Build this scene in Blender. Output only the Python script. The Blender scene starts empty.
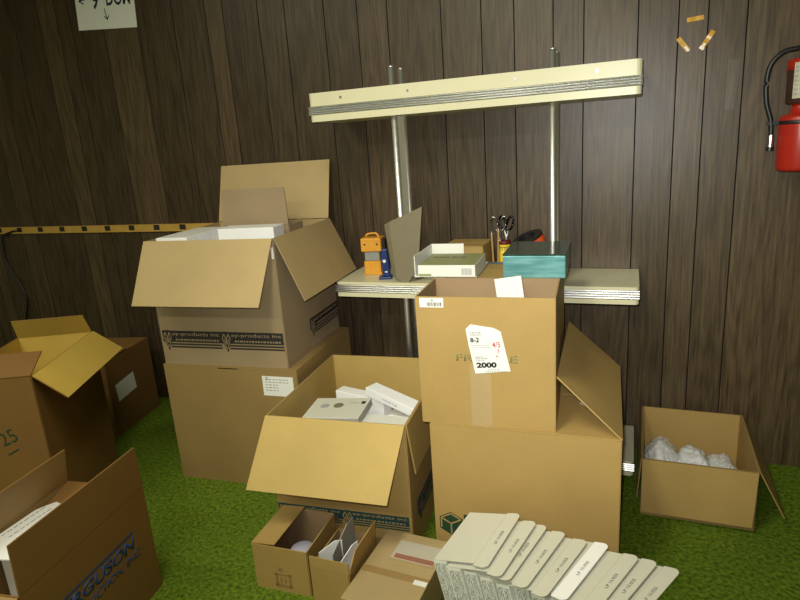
import bpy, bmesh, math, random
from mathutils import Vector, Matrix, noise
random.seed(7)
SC = bpy.context.scene
COL = SC.collection
R = math.radians
EZ = Vector((0, 0, 1))

# ------------------------------------------------------------------ camera
Xr = Vector((0.93432, -0.02864, 0.35529)); Zr = Vector((-0.068, 0.9640, 0.257))
def make_camera():
    f, H = 596.0, 1.55
    def d(px, py): return Vector((px-400, -(py-300), -f)).normalized()
    Zc = -d(558, 2540)
    Xc = -d(-1166, 253.5)
    Xc = (Xc - Zc*Xc.dot(Zc)).normalized()
    Yc = Zc.cross(Xc)
    Rw = Matrix((Xc, Yc, Zc))          # camera -> world
    cd = bpy.data.cameras.new('camera'); cam = bpy.data.objects.new('camera', cd); COL.objects.link(cam)
    cd.sensor_fit = 'HORIZONTAL'; cd.sensor_width = 36; cd.lens = 36*f/800
    cd.clip_start = .05
    cam.matrix_world = Matrix.Translation((0, 0, H)) @ Rw.to_4x4()
    SC.camera = cam
make_camera()

# ------------------------------------------------------------------ materials
MATS = {}
def nmat(name, rough=.6, metal=0.0, spec=.5):
    m = bpy.data.materials.new(name); m.use_nodes = True
    nt = m.node_tree; b = nt.nodes['Principled BSDF']
    b.inputs['Roughness'].default_value = rough; b.inputs['Metallic'].default_value = metal
    b.inputs['Specular IOR Level'].default_value = spec
    return m, nt, b
def plain(name, col, rough=.6, metal=0.0, spec=.5, var=.06, scale=30, bump=0.0):
    m, nt, b = nmat(name, rough, metal, spec)
    tc = nt.nodes.new('ShaderNodeTexCoord'); nz = nt.nodes.new('ShaderNodeTexNoise')
    nz.inputs['Scale'].default_value = scale; nz.inputs['Detail'].default_value = 5
    nt.links.new(tc.outputs['Object'], nz.inputs['Vector'])
    mx = nt.nodes.new('ShaderNodeMix'); mx.data_type = 'RGBA'
    mx.inputs[6].default_value = tuple(c*(1-var*1.6) for c in col)+(1,)
    mx.inputs[7].default_value = tuple(min(1, c*(1+var*1.6)) for c in col)+(1,)
    nt.links.new(nz.outputs['Fac'], mx.inputs[0]); nt.links.new(mx.outputs[2], b.inputs['Base Color'])
    if bump:
        bp = nt.nodes.new('ShaderNodeBump'); bp.inputs['Strength'].default_value = bump; bp.inputs['Distance'].default_value = .002
        nt.links.new(nz.outputs['Fac'], bp.inputs['Height']); nt.links.new(bp.outputs['Normal'], b.inputs['Normal'])
    MATS[name] = m
    return m
def kraft(name, col, rough=.62):
    """corrugated board: blotchy fibre tone plus faint flute lines"""
    m, nt, b = nmat(name, rough, 0, .35)
    tc = nt.nodes.new('ShaderNodeTexCoord')
    n1 = nt.nodes.new('ShaderNodeTexNoise'); n1.inputs['Scale'].default_value = 5; n1.inputs['Detail'].default_value = 6
    n2 = nt.nodes.new('ShaderNodeTexNoise'); n2.inputs['Scale'].default_value = 160; n2.inputs['Detail'].default_value = 3
    wv = nt.nodes.new('ShaderNodeTexWave'); wv.bands_direction = 'DIAGONAL'; wv.inputs['Scale'].default_value = 42; wv.inputs['Distortion'].default_value = .4
    mp = nt.nodes.new('ShaderNodeMapping'); mp.inputs['Scale'].default_value = (1, 1, 0.02)
    nt.links.new(tc.outputs['Object'], n1.inputs['Vector']); nt.links.new(tc.outputs['Object'], n2.inputs['Vector'])
    nt.links.new(tc.outputs['Object'], mp.inputs['Vector']); nt.links.new(mp.outputs['Vector'], wv.inputs['Vector'])
    def mth(op, a, v):
        n = nt.nodes.new('ShaderNodeMath'); n.operation = op
        nt.links.new(a, n.inputs[0])
        if hasattr(v, 'links'): nt.links.new(v, n.inputs[1])
        else: n.inputs[1].default_value = v
        return n.outputs[0]
    a = mth('MULTIPLY', n1.outputs['Fac'], .6); c2 = mth('MULTIPLY', n2.outputs['Fac'], .25); w2 = mth('MULTIPLY', wv.outputs['Fac'], .04)
    s = mth('ADD', mth('ADD', a, c2), w2)
    rp = nt.nodes.new('ShaderNodeValToRGB')
    rp.color_ramp.elements[0].position = .2; rp.color_ramp.elements[1].position = .75
    rp.color_ramp.elements[0].color = tuple(c*.86 for c in col)+(1,)
    rp.color_ramp.elements[1].color = tuple(min(1, c*1.12) for c in col)+(1,)
    nt.links.new(s, rp.inputs['Fac']); nt.links.new(rp.outputs['Color'], b.inputs['Base Color'])
    bp = nt.nodes.new('ShaderNodeBump'); bp.inputs['Strength'].default_value = .05; bp.inputs['Distance'].default_value = .002
    nt.links.new(s, bp.inputs['Height']); nt.links.new(bp.outputs['Normal'], b.inputs['Normal'])
    MATS[name] = m
    return m

K_GREY = kraft('kraft_greyish', (.31, .228, .132));  K_GREY_IN = kraft('kraft_greyish_inner', (.43, .31, .145))
K_TAN = kraft('kraft_tan', (.29, .19, .07));       K_YEL = kraft('kraft_yellow', (.405, .265, .090))
K_YEL_IN = kraft('kraft_yellow_inner', (.475, .33, .105))
K_BRN = kraft('kraft_brown', (.22, .112, .032));     K_BRN_IN = kraft('kraft_brown_inner', (.62, .42, .085)); K_BRN_DULL = kraft('kraft_dull_inner', (.36, .23, .09))
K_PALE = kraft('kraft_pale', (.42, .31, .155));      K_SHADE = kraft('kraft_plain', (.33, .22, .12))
WHITE = plain('white_card', (.74, .74, .68), .5, var=.02)
CREAMC = plain('cream_card', (.61, .60, .51), .5, var=.02)
BRIGHT = plain('bright_white_card', (.9, .9, .92), .35, var=.01)
PAPER = plain('paper', (.78, .78, .74), .7, var=.02)
CREAM = plain('cream_laminate', (.66, .62, .42), .35, var=.03, scale=8)
CREAM2 = plain('cream_panel', (.78, .75, .58), .5, var=.03, scale=8)
CHROME = plain('chrome', (.80, .80, .80), .34, 1.0, var=.04, scale=20)
BRUSHED = plain('brushed_steel', (.86, .86, .85), .46, 1.0, var=.03, scale=40)
STEEL = plain('dull_steel', (.55, .55, .56), .3, 1.0, var=.06)
BLACK = plain('black_plastic', (.012, .012, .013), .4)
INK = plain('black_ink', (.02, .017, .015), .7)
NAVYINK = plain('pen_ink', (.02, .022, .05), .7)
REDINK = plain('red_ink', (.55, .04, .05), .7)
GREENINK = plain('green_ink', (.012, .05, .022), .7)
GREENFADE = plain('faded_green_ink', (.26, .23, .08), .7)
TEALINK = plain('teal_ink', (.012, .055, .06), .65)
BLUEINK = plain('blue_ink', (.025, .06, .21), .65)
GREYINK = plain('grey_ink', (.35, .36, .38), .7)
RED = plain('red_enamel', (.42, .022, .012), .3)
ORANGE = plain('orange_red', (.75, .09, .02), .5)
YELLOW = plain('yellow_plastic', (.66, .30, .025), .45, var=.15, scale=60)
YELTAPE = plain('yellow_tape', (.62, .34, .03), .25, var=.05)
YELPAINT = plain('yellow_strip', (.55, .33, .07), .5, var=.1)
YELCUP = plain('yellow_cup', (.75, .55, .03), .4)
GREYP = plain('grey_plastic', (.25, .26, .24), .4)
NAVY = plain('navy_plastic', (.012, .03, .14), .3)
TAUPE = plain('taupe_board', (.20, .17, .105), .6, var=.05)
OLIVE = plain('olive_cover', (.29, .30, .135), .45, var=.04)
TEALTOP = plain('dark_green_lid', (.03, .055, .04), .12, var=.05)
LILAC = plain('lilac_plastic', (.42, .40, .52), .25)
WOOD = plain('pencil_wood', (.45, .27, .09), .5)
GREYCARD = plain('grey_card', (.33, .32, .29), .6)
BROWNTAPE = plain('brown_packing_tape', (.33, .215, .085), .22, var=.04)
def make_special():
    # metallic teal front
    m, nt, b = nmat('metallic_teal', .33, .35)
    tc = nt.nodes.new('ShaderNodeTexCoord'); nz = nt.nodes.new('ShaderNodeTexNoise'); nz.inputs['Scale'].default_value = 22; nz.inputs['Detail'].default_value = 8
    mp = nt.nodes.new('ShaderNodeMapping'); mp.inputs['Scale'].default_value = (.4, 1, 3)
    rp = nt.nodes.new('ShaderNodeValToRGB')
    rp.color_ramp.elements[0].position = .3; rp.color_ramp.elements[1].position = .72
    rp.color_ramp.elements[0].color = (.065, .24, .25, 1); rp.color_ramp.elements[1].color = (.24, .52, .54, 1)
    nt.links.new(tc.outputs['Object'], mp.inputs['Vector']); nt.links.new(mp.outputs['Vector'], nz.inputs['Vector'])
    nt.links.new(nz.outputs['Fac'], rp.inputs['Fac']); nt.links.new(rp.outputs['Color'], b.inputs['Base Color'])
    MATS['metallic_teal'] = m
    # clear plastic film
    m, nt, b = nmat('clear_film', .12)
    b.inputs['Base Color'].default_value = (.9, .9, .9, 1); b.inputs['Alpha'].default_value = .04
    MATS['clear_film'] = m
    m, nt, b = nmat('clear_tape', .1)
    b.inputs['Base Color'].default_value = (.85, .8, .65, 1); b.inputs['Alpha'].default_value = .06
    MATS['clear_tape'] = m
    # bag
    m, nt, b = nmat('white_plastic_bag', .25)
    b.inputs['Base Color'].default_value = (.72, .73, .74, 1); b.inputs['Subsurface Weight'].default_value = .0
    nz = nt.nodes.new('ShaderNodeTexNoise'); nz.inputs['Scale'].default_value = 38; nz.inputs['Detail'].default_value = 6
    tc = nt.nodes.new('ShaderNodeTexCoord'); nt.links.new(tc.outputs['Object'], nz.inputs['Vector'])
    bp = nt.nodes.new('ShaderNodeBump'); bp.inputs['Strength'].default_value = .6; bp.inputs['Distance'].default_value = .006
    nt.links.new(nz.outputs['Fac'], bp.inputs['Height']); nt.links.new(bp.outputs['Normal'], b.inputs['Normal'])
    MATS['bag'] = m
    # closely printed white card: lines of small illegible print running up the face
    m, nt, b = nmat('printed_white_card', .5)
    tc = nt.nodes.new('ShaderNodeTexCoord')
    mp = nt.nodes.new('ShaderNodeMapping'); mp.inputs['Scale'].default_value = (420, 40, 95)
    nz = nt.nodes.new('ShaderNodeTexNoise'); nz.inputs['Scale'].default_value = 1.0; nz.inputs['Detail'].default_value = 2
    nt.links.new(tc.outputs['Object'], mp.inputs['Vector']); nt.links.new(mp.outputs['Vector'], nz.inputs['Vector'])
    rp = nt.nodes.new('ShaderNodeValToRGB'); rp.color_ramp.interpolation = 'LINEAR'
    rp.color_ramp.elements[0].position = .44; rp.color_ramp.elements[1].position = .5
    rp.color_ramp.elements[0].color = (.20, .20, .20, 1); rp.color_ramp.elements[1].color = (.66, .66, .62, 1)
    nt.links.new(nz.outputs['Fac'], rp.inputs['Fac']); nt.links.new(rp.outputs['Color'], b.inputs['Base Color'])
    MATS['printed'] = m
    # carpet
    m, nt, b = nmat('green_carpet', .95, 0, .1)
    tc = nt.nodes.new('ShaderNodeTexCoord')
    n1 = nt.nodes.new('ShaderNodeTexNoise'); n1.inputs['Scale'].default_value = 62; n1.inputs['Detail'].default_value = 4; n1.inputs['Roughness'].default_value = .7
    n2 = nt.nodes.new('ShaderNodeTexNoise'); n2.inputs['Scale'].default_value = 3.2; n2.inputs['Detail'].default_value = 5
    nt.links.new(tc.outputs['Object'], n1.inputs['Vector']); nt.links.new(tc.outputs['Object'], n2.inputs['Vector'])
    r1 = nt.nodes.new('ShaderNodeValToRGB')
    r1.color_ramp.elements[0].position = .32; r1.color_ramp.elements[1].position = .7
    r1.color_ramp.elements[0].color = (.036, .076, .006, 1); r1.color_ramp.elements[1].color = (.215, .31, .026, 1)
    mx = nt.nodes.new('ShaderNodeMix'); mx.data_type = 'RGBA'; mx.blend_type = 'MULTIPLY'; mx.inputs[0].default_value = .3
    r2 = nt.nodes.new('ShaderNodeValToRGB')
    r2.color_ramp.elements[0].position = .3; r2.color_ramp.elements[1].position = .7
    r2.color_ramp.elements[0].color = (.55, .6, .5, 1); r2.color_ramp.elements[1].color = (1, 1, 1, 1)
    nt.links.new(n1.outputs['Fac'], r1.inputs['Fac']); nt.links.new(n2.outputs['Fac'], r2.inputs['Fac'])
    nt.links.new(r1.outputs['Color'], mx.inputs[6]); nt.links.new(r2.outputs['Color'], mx.inputs[7])
    nt.links.new(mx.outputs[2], b.inputs['Base Color'])
    bp = nt.nodes.new('ShaderNodeBump'); bp.inputs['Strength'].default_value = .9; bp.inputs['Distance'].default_value = .012
    nt.links.new(n1.outputs['Fac'], bp.inputs['Height']); nt.links.new(bp.outputs['Normal'], b.inputs['Normal'])
    MATS['carpet'] = m
    # wood panelling: every plank has its own tone and grain offset stored on its faces
    m, nt, b = nmat('walnut_panelling', .40, 0, .42)
    tc = nt.nodes.new('ShaderNodeTexCoord')
    at = nt.nodes.new('ShaderNodeAttribute'); at.attribute_name = 'plank'
    mul = nt.nodes.new('ShaderNodeVectorMath'); mul.operation = 'SCALE'; mul.inputs['Scale'].default_value = 37.0
    add = nt.nodes.new('ShaderNodeVectorMath'); add.operation = 'ADD'
    nt.links.new(at.outputs['Color'], mul.inputs[0]); nt.links.new(tc.outputs['Object'], add.inputs[0]); nt.links.new(mul.outputs['Vector'], add.inputs[1])
    mp = nt.nodes.new('ShaderNodeMapping'); mp.inputs['Scale'].default_value = (1, 1, .045)
    nt.links.new(add.outputs['Vector'], mp.inputs['Vector'])
    n1 = nt.nodes.new('ShaderNodeTexNoise'); n1.inputs['Scale'].default_value = 120; n1.inputs['Detail'].default_value = 5; n1.inputs['Roughness'].default_value = .65
    nt.links.new(mp.outputs['Vector'], n1.inputs['Vector'])
    mp2 = nt.nodes.new('ShaderNodeMapping'); mp2.inputs['Scale'].default_value = (1, 1, .12)
    nt.links.new(add.outputs['Vector'], mp2.inputs['Vector'])
    n2 = nt.nodes.new('ShaderNodeTexNoise'); n2.inputs['Scale'].default_value = 6.0; n2.inputs['Detail'].default_value = 2
    nt.links.new(mp2.outputs['Vector'], n2.inputs['Vector'])
    rg = nt.nodes.new('ShaderNodeMath'); rg.operation = 'MULTIPLY'; rg.inputs[1].default_value = 75
    nt.links.new(n2.outputs['Fac'], rg.inputs[0])
    sn = nt.nodes.new('ShaderNodeMath'); sn.operation = 'SINE'; nt.links.new(rg.outputs[0], sn.inputs[0])
    m1 = nt.nodes.new('ShaderNodeMath'); m1.operation = 'MULTIPLY_ADD'; m1.inputs[1].default_value = .055
    nt.links.new(sn.outputs[0], m1.inputs[0]); nt.links.new(n1.outputs['Fac'], m1.inputs[2])
    rp = nt.nodes.new('ShaderNodeValToRGB')
    rp.color_ramp.elements[0].position = .22; rp.color_ramp.elements[1].position = .82
    rp.color_ramp.elements[0].color = (.022, .0135, .007, 1); rp.color_ramp.elements[1].color = (.125, .084, .045, 1)
    nt.links.new(m1.outputs[0], rp.inputs['Fac'])
    sep = nt.nodes.new('ShaderNodeSeparateColor'); nt.links.new(at.outputs['Color'], sep.inputs['Color'])
    tn = nt.nodes.new('ShaderNodeMapRange'); tn.inputs['To Min'].default_value = .62; tn.inputs['To Max'].default_value = 1.35
    nt.links.new(sep.outputs['Red'], tn.inputs['Value'])
    sc = nt.nodes.new('ShaderNodeVectorMath'); sc.operation = 'SCALE'
    nt.links.new(rp.outputs['Color'], sc.inputs[0]); nt.links.new(tn.outputs['Result'], sc.inputs['Scale'])
    nt.links.new(sc.outputs['Vector'], b.inputs['Base Color'])
    bp = nt.nodes.new('ShaderNodeBump'); bp.inputs['Strength'].default_value = .15; bp.inputs['Distance'].default_value = .002
    nt.links.new(n1.outputs['Fac'], bp.inputs['Height']); nt.links.new(bp.outputs['Normal'], b.inputs['Normal'])
    MATS['panel'] = m
make_special()
GROOVE = plain('groove_paint', (.006, .005, .004), .8)

# ------------------------------------------------------------------ mesh helpers
def finish(name, bm, mats, parent=None, smooth=False):
    me = bpy.data.meshes.new(name); bm.normal_update(); bm.to_mesh(me); bm.free()
    if not isinstance(mats, (list, tuple)): mats = [mats]
    for m in mats: me.materials.append(m)
    if smooth:
        for p in me.polygons: p.use_smooth = True
    o = bpy.data.objects.new(name, me); COL.objects.link(o)
    if parent: o.parent = parent
    return o
def quad_prism(bm, base, ext, mi=(0, 0, 0)):
    """extrude polygon base (list of Vectors) by vector ext; mi = material of (base, far side, sides)"""
    a = [bm.verts.new(p) for p in base]; b = [bm.verts.new(Vector(p)+ext) for p in base]
    n = len(a); fs = []
    f = bm.faces.new(a[::-1]); f.material_index = mi[0]; fs.append(f)
    f = bm.faces.new(b); f.material_index = mi[1]; fs.append(f)
    for i in range(n):
        f = bm.faces.new((a[i], a[(i+1) % n], b[(i+1) % n], b[i])); f.material_index = mi[2]; fs.append(f)
    bmesh.ops.recalc_face_normals(bm, faces=fs)
def box(bm, x0, x1, y0, y1, z0, z1, mi=0):
    quad_prism(bm, [Vector((x0, y0, z0)), Vector((x1, y0, z0)), Vector((x1, y1, z0)), Vector((x0, y1, z0))], Vector((0, 0, z1-z0)), (mi, mi, mi))
def bevel(bm, w, seg=2):
    bmesh.ops.bevel(bm, geom=list(bm.edges), offset=w, segments=seg, affect='EDGES', profile=.5)
def tube(bm, p0, p1, r, n=16, r1=None):
    p0, p1 = Vector(p0), Vector(p1); d = (p1-p0); q = d.to_track_quat('Z', 'Y').to_matrix().to_4x4()
    bmesh.ops.create_cone(bm, cap_ends=True, segments=n, radius1=r, radius2=r if r1 is None else r1, depth=d.length,
                          matrix=Matrix.Translation((p0+p1)/2) @ q)
def lathe(bm, prof, n=32, M=Matrix()):
    rings = []
    for r, z in prof:
        rings.append([bm.verts.new(M @ Vector((r*math.cos(2*math.pi*i/n), r*math.sin(2*math.pi*i/n), z))) for i in range(n)])
    for a, b in zip(rings, rings[1:]):
        for i in range(n): bm.faces.new((a[i], a[(i+1) % n], b[(i+1) % n], b[i]))
    bm.faces.new(rings[0][::-1]); bm.faces.new(rings[-1])
def path_tube(bm, pts, r, n=10):
    pts = [Vector(p) for p in pts]; rings = []
    for i, p in enumerate(pts):
        t = (pts[min(i+1, len(pts)-1)]-pts[max(i-1, 0)]).normalized()
        q = t.to_track_quat('Z', 'Y').to_matrix()
        rings.append([bm.verts.new(p+q @ Vector((r*math.cos(2*math.pi*k/n), r*math.sin(2*math.pi*k/n), 0))) for k in range(n)])
    for a, b in zip(rings, rings[1:]):
        for k in range(n): bm.faces.new((a[k], a[(k+1) % n], b[(k+1) % n], b[k]))
    bm.faces.new(rings[0][::-1]); bm.faces.new(rings[-1])
def bez(pts, n=24):
    """Catmull-Rom through the points"""
    P = [Vector(p) for p in pts]; P = [P[0]*2-P[1]]+P+[P[-1]*2-P[-2]]; out = []
    for i in range(1, len(P)-2):
        for k in range(n):
            t = k/n; a, b, c, d = P[i-1:i+3]
            out.append(.5*((2*b)+(c-a)*t+(2*a-5*b+4*c-d)*t*t+(3*b-a-3*c+d)*t**3))
    out.append(P[-2]); return out
def tag(o, label, cat, group=None, kind=None):
    o['label'] = label; o['category'] = cat
    if group: o['group'] = group
    if kind: o['kind'] = kind
    return o
def empty(name, loc, rz=0, label=None, cat=None, group=None, rot=None):
    o = bpy.data.objects.new(name, None); COL.objects.link(o); o.empty_display_size = .1
    o.location = loc; o.rotation_euler = rot if rot else (0, 0, rz)
    if label: tag(o, label, cat, group)
    return o
def plate(name, M, x0, x1, y0, y1, mat, parent, th=.0008, lab=None):
    """thin sheet lying on the plane M (its x, y), normal out"""
    bm = bmesh.new(); box(bm, x0, x1, y0, y1, 0, th); bm.transform(M)
    o = finish(name, bm, mat, parent)
    if lab: o['label'] = lab
    return o
def poly_plate(name, M, pts, mat, parent, th=.0008):
    bm = bmesh.new(); quad_prism(bm, [Vector((x, y, 0)) for x, y in pts], Vector((0, 0, th))); bm.transform(M)
    return finish(name, bm, mat, parent)
def text_mesh(body, M, mat, parent, name='lettering', width=None, height=None, size=.05, shear=0, bold=0.0, align='LEFT', th=.0004):
    cu = bpy.data.curves.new('txt', 'FONT'); cu.body = body; cu.size = 1; cu.offset = bold; cu.shear = shear; cu.resolution_u = 3
    to = bpy.data.objects.new('txt', cu); COL.objects.link(to)
    dg = bpy.context.evaluated_depsgraph_get()
    me = bpy.data.meshes.new_from_object(to.evaluated_get(dg))
    bpy.data.objects.remove(to); bpy.data.curves.remove(cu)
    bm = bmesh.new(); bm.from_mesh(me); bpy.data.meshes.remove(me)
    xs = [v.co.x for v in bm.verts]; ys = [v.co.y for v in bm.verts]
    w, h = max(xs)-min(xs), max(ys)-min(ys)
    sy = height/h if height else size; sx = width/w if width else sy
    x0, y0 = min(xs), min(ys)
    for v in bm.verts: v.co = Vector(((v.co.x-x0)*sx, (v.co.y-y0)*sy, 0))
    r = bmesh.ops.extrude_face_region(bm, geom=list(bm.faces))
    for e in r['geom']:
        if isinstance(e, bmesh.types.BMVert): e.co.z += th
    bmesh.ops.recalc_face_normals(bm, faces=list(bm.faces))
    bm.transform(M)
    return finish(name, bm, mat, parent)
def frame(o, x, n=None, y=None):
    """matrix with columns x, y, normal and origin o"""
    x = Vector(x).normalized(); y = Vector(y).normalized(); z = x.cross(y)
    return Matrix((( x.x, y.x, z.x, o[0]), (x.y, y.y, z.y, o[1]), (x.z, y.z, z.z, o[2]), (0, 0, 0, 1)))

# ------------------------------------------------------------------ carton
class Carton:
    """open-topped corrugated carton. (x, y) = front-left bottom corner, r in degrees"""
    def __init__(s, name, label, x, y, r, w, d, h, z0=0.0, outer=None, inner=None, flaps=(), t=.005, cat='box', group=None):
        s.w, s.d, s.h, s.t = w, d, h, t; s.outer, s.inner = outer, inner or outer
        u = Vector((math.cos(R(r)), math.sin(R(r)), 0)); v = Vector((-u.y, u.x, 0))
        c = Vector((x, y, z0))+u*w/2+v*d/2
        s.root = empty(name, c, R(r), label, cat, group)
        bm = bmesh.new(); a, b = w/2, d/2
        def ring(ax, by, z): return [bm.verts.new(p) for p in ((-ax, -by, z), (ax, -by, z), (ax, by, z), (-ax, by, z))]
        ob, ot = ring(a, b, 0), ring(a, b, h); ib, it = ring(a-t, b-t, t), ring(a-t, b-t, h)
        fs = [bm.faces.new(ob)]
        for i in range(4):
            j = (i+1) % 4
            fs.append(bm.faces.new((ob[i], ob[j], ot[j], ot[i])))
            fs.append(bm.faces.new((ot[i], ot[j], it[j], it[i])))
            f = bm.faces.new((it[i], it[j], ib[j], ib[i])); f.material_index = 1; fs.append(f)
        f = bm.faces.new(ib); f.material_index = 1; fs.append(f)
        bmesh.ops.recalc_face_normals(bm, faces=fs)
        # soft corners of folded board
        ed = [e for e in bm.edges if abs(e.verts[0].co.z-e.verts[1].co.z) > h*.8 and abs(abs(e.verts[0].co.x)-a) < 1e-5]
        bmesh.ops.bevel(bm, geom=ed, offset=.003, segments=2, affect='EDGES')
        s.body = finish('body', bm, [s.outer, s.inner], s.root)
        for fl in flaps: s.flap(*fl)
    def flap(s, side, L, ang, i0=0.0, i1=0.0, s0=0.0, s1=0.0, lift=0.0):
        """i0/i1 inset at the hinge ends, s0/s1 inset of the free edge"""
        a, b, h, t = s.w/2, s.d/2, s.h, s.t
        A, B, out = {'f': ((-a, -b), (a, -b), (0, -1)), 'r': ((a, -b), (a, b), (1, 0)),
                     'k': ((-a, b), (a, b), (0, 1)), 'l': ((-a, -b), (-a, b), (-1, 0))}[side]
        A = Vector((*A, h)); B = Vector((*B, h)); out = Vector((*out, 0)); e = (B-A).normalized()
        an = R(ang); dr = -math.cos(an)*out+math.sin(an)*EZ; n = math.cos(an)*EZ+math.sin(an)*out
        off = n*(0 if ang < 45 else -t)+EZ*(.0005+lift)
        g = .0015
        base = [A+e*(i0+g)+dr*g, B-e*(i1+g)+dr*g, B-e*(s1+g)+dr*L, A+e*(s0+g)+dr*L]
        bm = bmesh.new(); quad_prism(bm, [p+off for p in base], n*t, (1, 0, 0))
        o = finish('flap', bm, [s.outer, s.inner], s.root)
        return o
    def face(s, side, x, z, eps=.0006, rot=0.0):
        a, b = s.w/2, s.d/2
        if side == 'f': M = frame((-a+x, -b-eps, z), (1, 0, 0), y=(0, 0, 1))
        elif side == 'r': M = frame((a+eps, -b+x, z), (0, 1, 0), y=(0, 0, 1))
        elif side == 't': M = frame((-a+x, -b+z, s.h+eps), (1, 0, 0), y=(0, 1, 0))
        return M @ Matrix.Rotation(R(rot), 4, 'Z')
def solid_box(name, label, loc, size, mats, rz=0, rot=None, cat='box', group=None, bev=.0015):
    """closed box thing; loc = centre of base. mats = [side, top]"""
    root = empty(name, loc, rz, label, cat, group, rot)
    x, y, z = size; bm = bmesh.new(); box(bm, -x/2, x/2, -y/2, y/2, 0, z)
    bevel(bm, bev, 1)
    for f in bm.faces:
        f.material_index = 1 if f.normal.z > .9 and len(mats) > 1 else 0
    o = finish('carton_shell', bm, mats, root)
    return root

# ------------------------------------------------------------------ room shell
WY = 2.87
def wall():
    gx = [-3.518, -3.309, -3.171, -3.068, -2.831, -2.589, -2.338, -2.125, -2.015, -1.804, -1.65, -1.43, -1.253, -1.099, -.835, -.648, -.501, -.332, -.204, .012, .165, .273, .411]
    tone = {0: .3, 1: .25, 2: .85, 3: .35, 4: .22, 5: .8, 6: .2, 7: .3, 8: .85, 9: .15, 10: .3, 11: .2, 12: .15, 13: .55, 14: .3, 15: .45, 16: .35, 17: .62, 18: .4, 19: .72, 20: .5, 21: .78, 22: .6, 23: .85, 24: .55}
    left = []; x = gx[0]
    while x > -7: x -= random.choice((.1, .15, .2, .24)); left.append(x)
    right = []; x = gx[-1]
    first = True
    while x < 3:
        x += .42 if first else random.choice((.1, .15, .2, .24)); first = False; right.append(x)
    allx = left[::-1]+gx+right; base = len(left)
    bm = bmesh.new(); lay = bm.loops.layers.float_color.new('plank')
    z0, z1 = 0, 3.0
    def strip(xa, ya, xb, yb, mi, c):
        f = bm.faces.new([bm.verts.new(p) for p in ((xa, ya, z0), (xb, yb, z0), (xb, yb, z1), (xa, ya, z1))]); f.material_index = mi
        for l in f.loops: l[lay] = c
    gw = .0026
    for i, (a, b) in enumerate(zip(allx, allx[1:])):
        k = i-base+1
        tv = tone.get(k, random.uniform(.2, .8))
        c = (tv, random.random(), random.random(), 1)
        strip(a+gw, WY, b-gw, WY, 0, c)
        strip(b-gw, WY, b, WY+.006, 1, c); strip(b, WY+.006, b+gw, WY, 1, c)
    bmesh.ops.remove_doubles(bm, verts=list(bm.verts), dist=1e-5)
    # thickness behind the panelling
    xa, xb = allx[0], allx[-1]
    box(bm, xa, xb, WY+.0065, WY+.08, z0, z1, 1)
    o = finish('wall_back', bm, [MATS['panel'], GROOVE]); o['kind'] = 'structure'
wall()
def floor():
    bm = bmesh.new(); box(bm, -7, 3, -2.5, WY+.08, -.05, 0)
    o = finish('floor', bm, MATS['carpet']); o['kind'] = 'structure'
floor()
def shell():
    cm = plain('ceiling_tile', (.62, .61, .55), .8, var=.05, scale=60); wm = plain('pale_wall_paint', (.50, .48, .42), .7, var=.04, scale=6)
    for nm, b, m in (('ceiling', (-7, 3, -2.5, WY+.08, 3.0, 3.05), cm), ('wall_left', (-7.05, -7, -2.5, WY+.08, 0, 3.0), wm),
                     ('wall_right', (3, 3.05, -2.5, WY+.08, 0, 3.0), wm), ('wall_front', (-7, 3, -2.55, -2.5, 0, 3.0), wm)):
        bm = bmesh.new(); box(bm, *b); o = finish(nm, bm, m); o['kind'] = 'structure'
shell()

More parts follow.
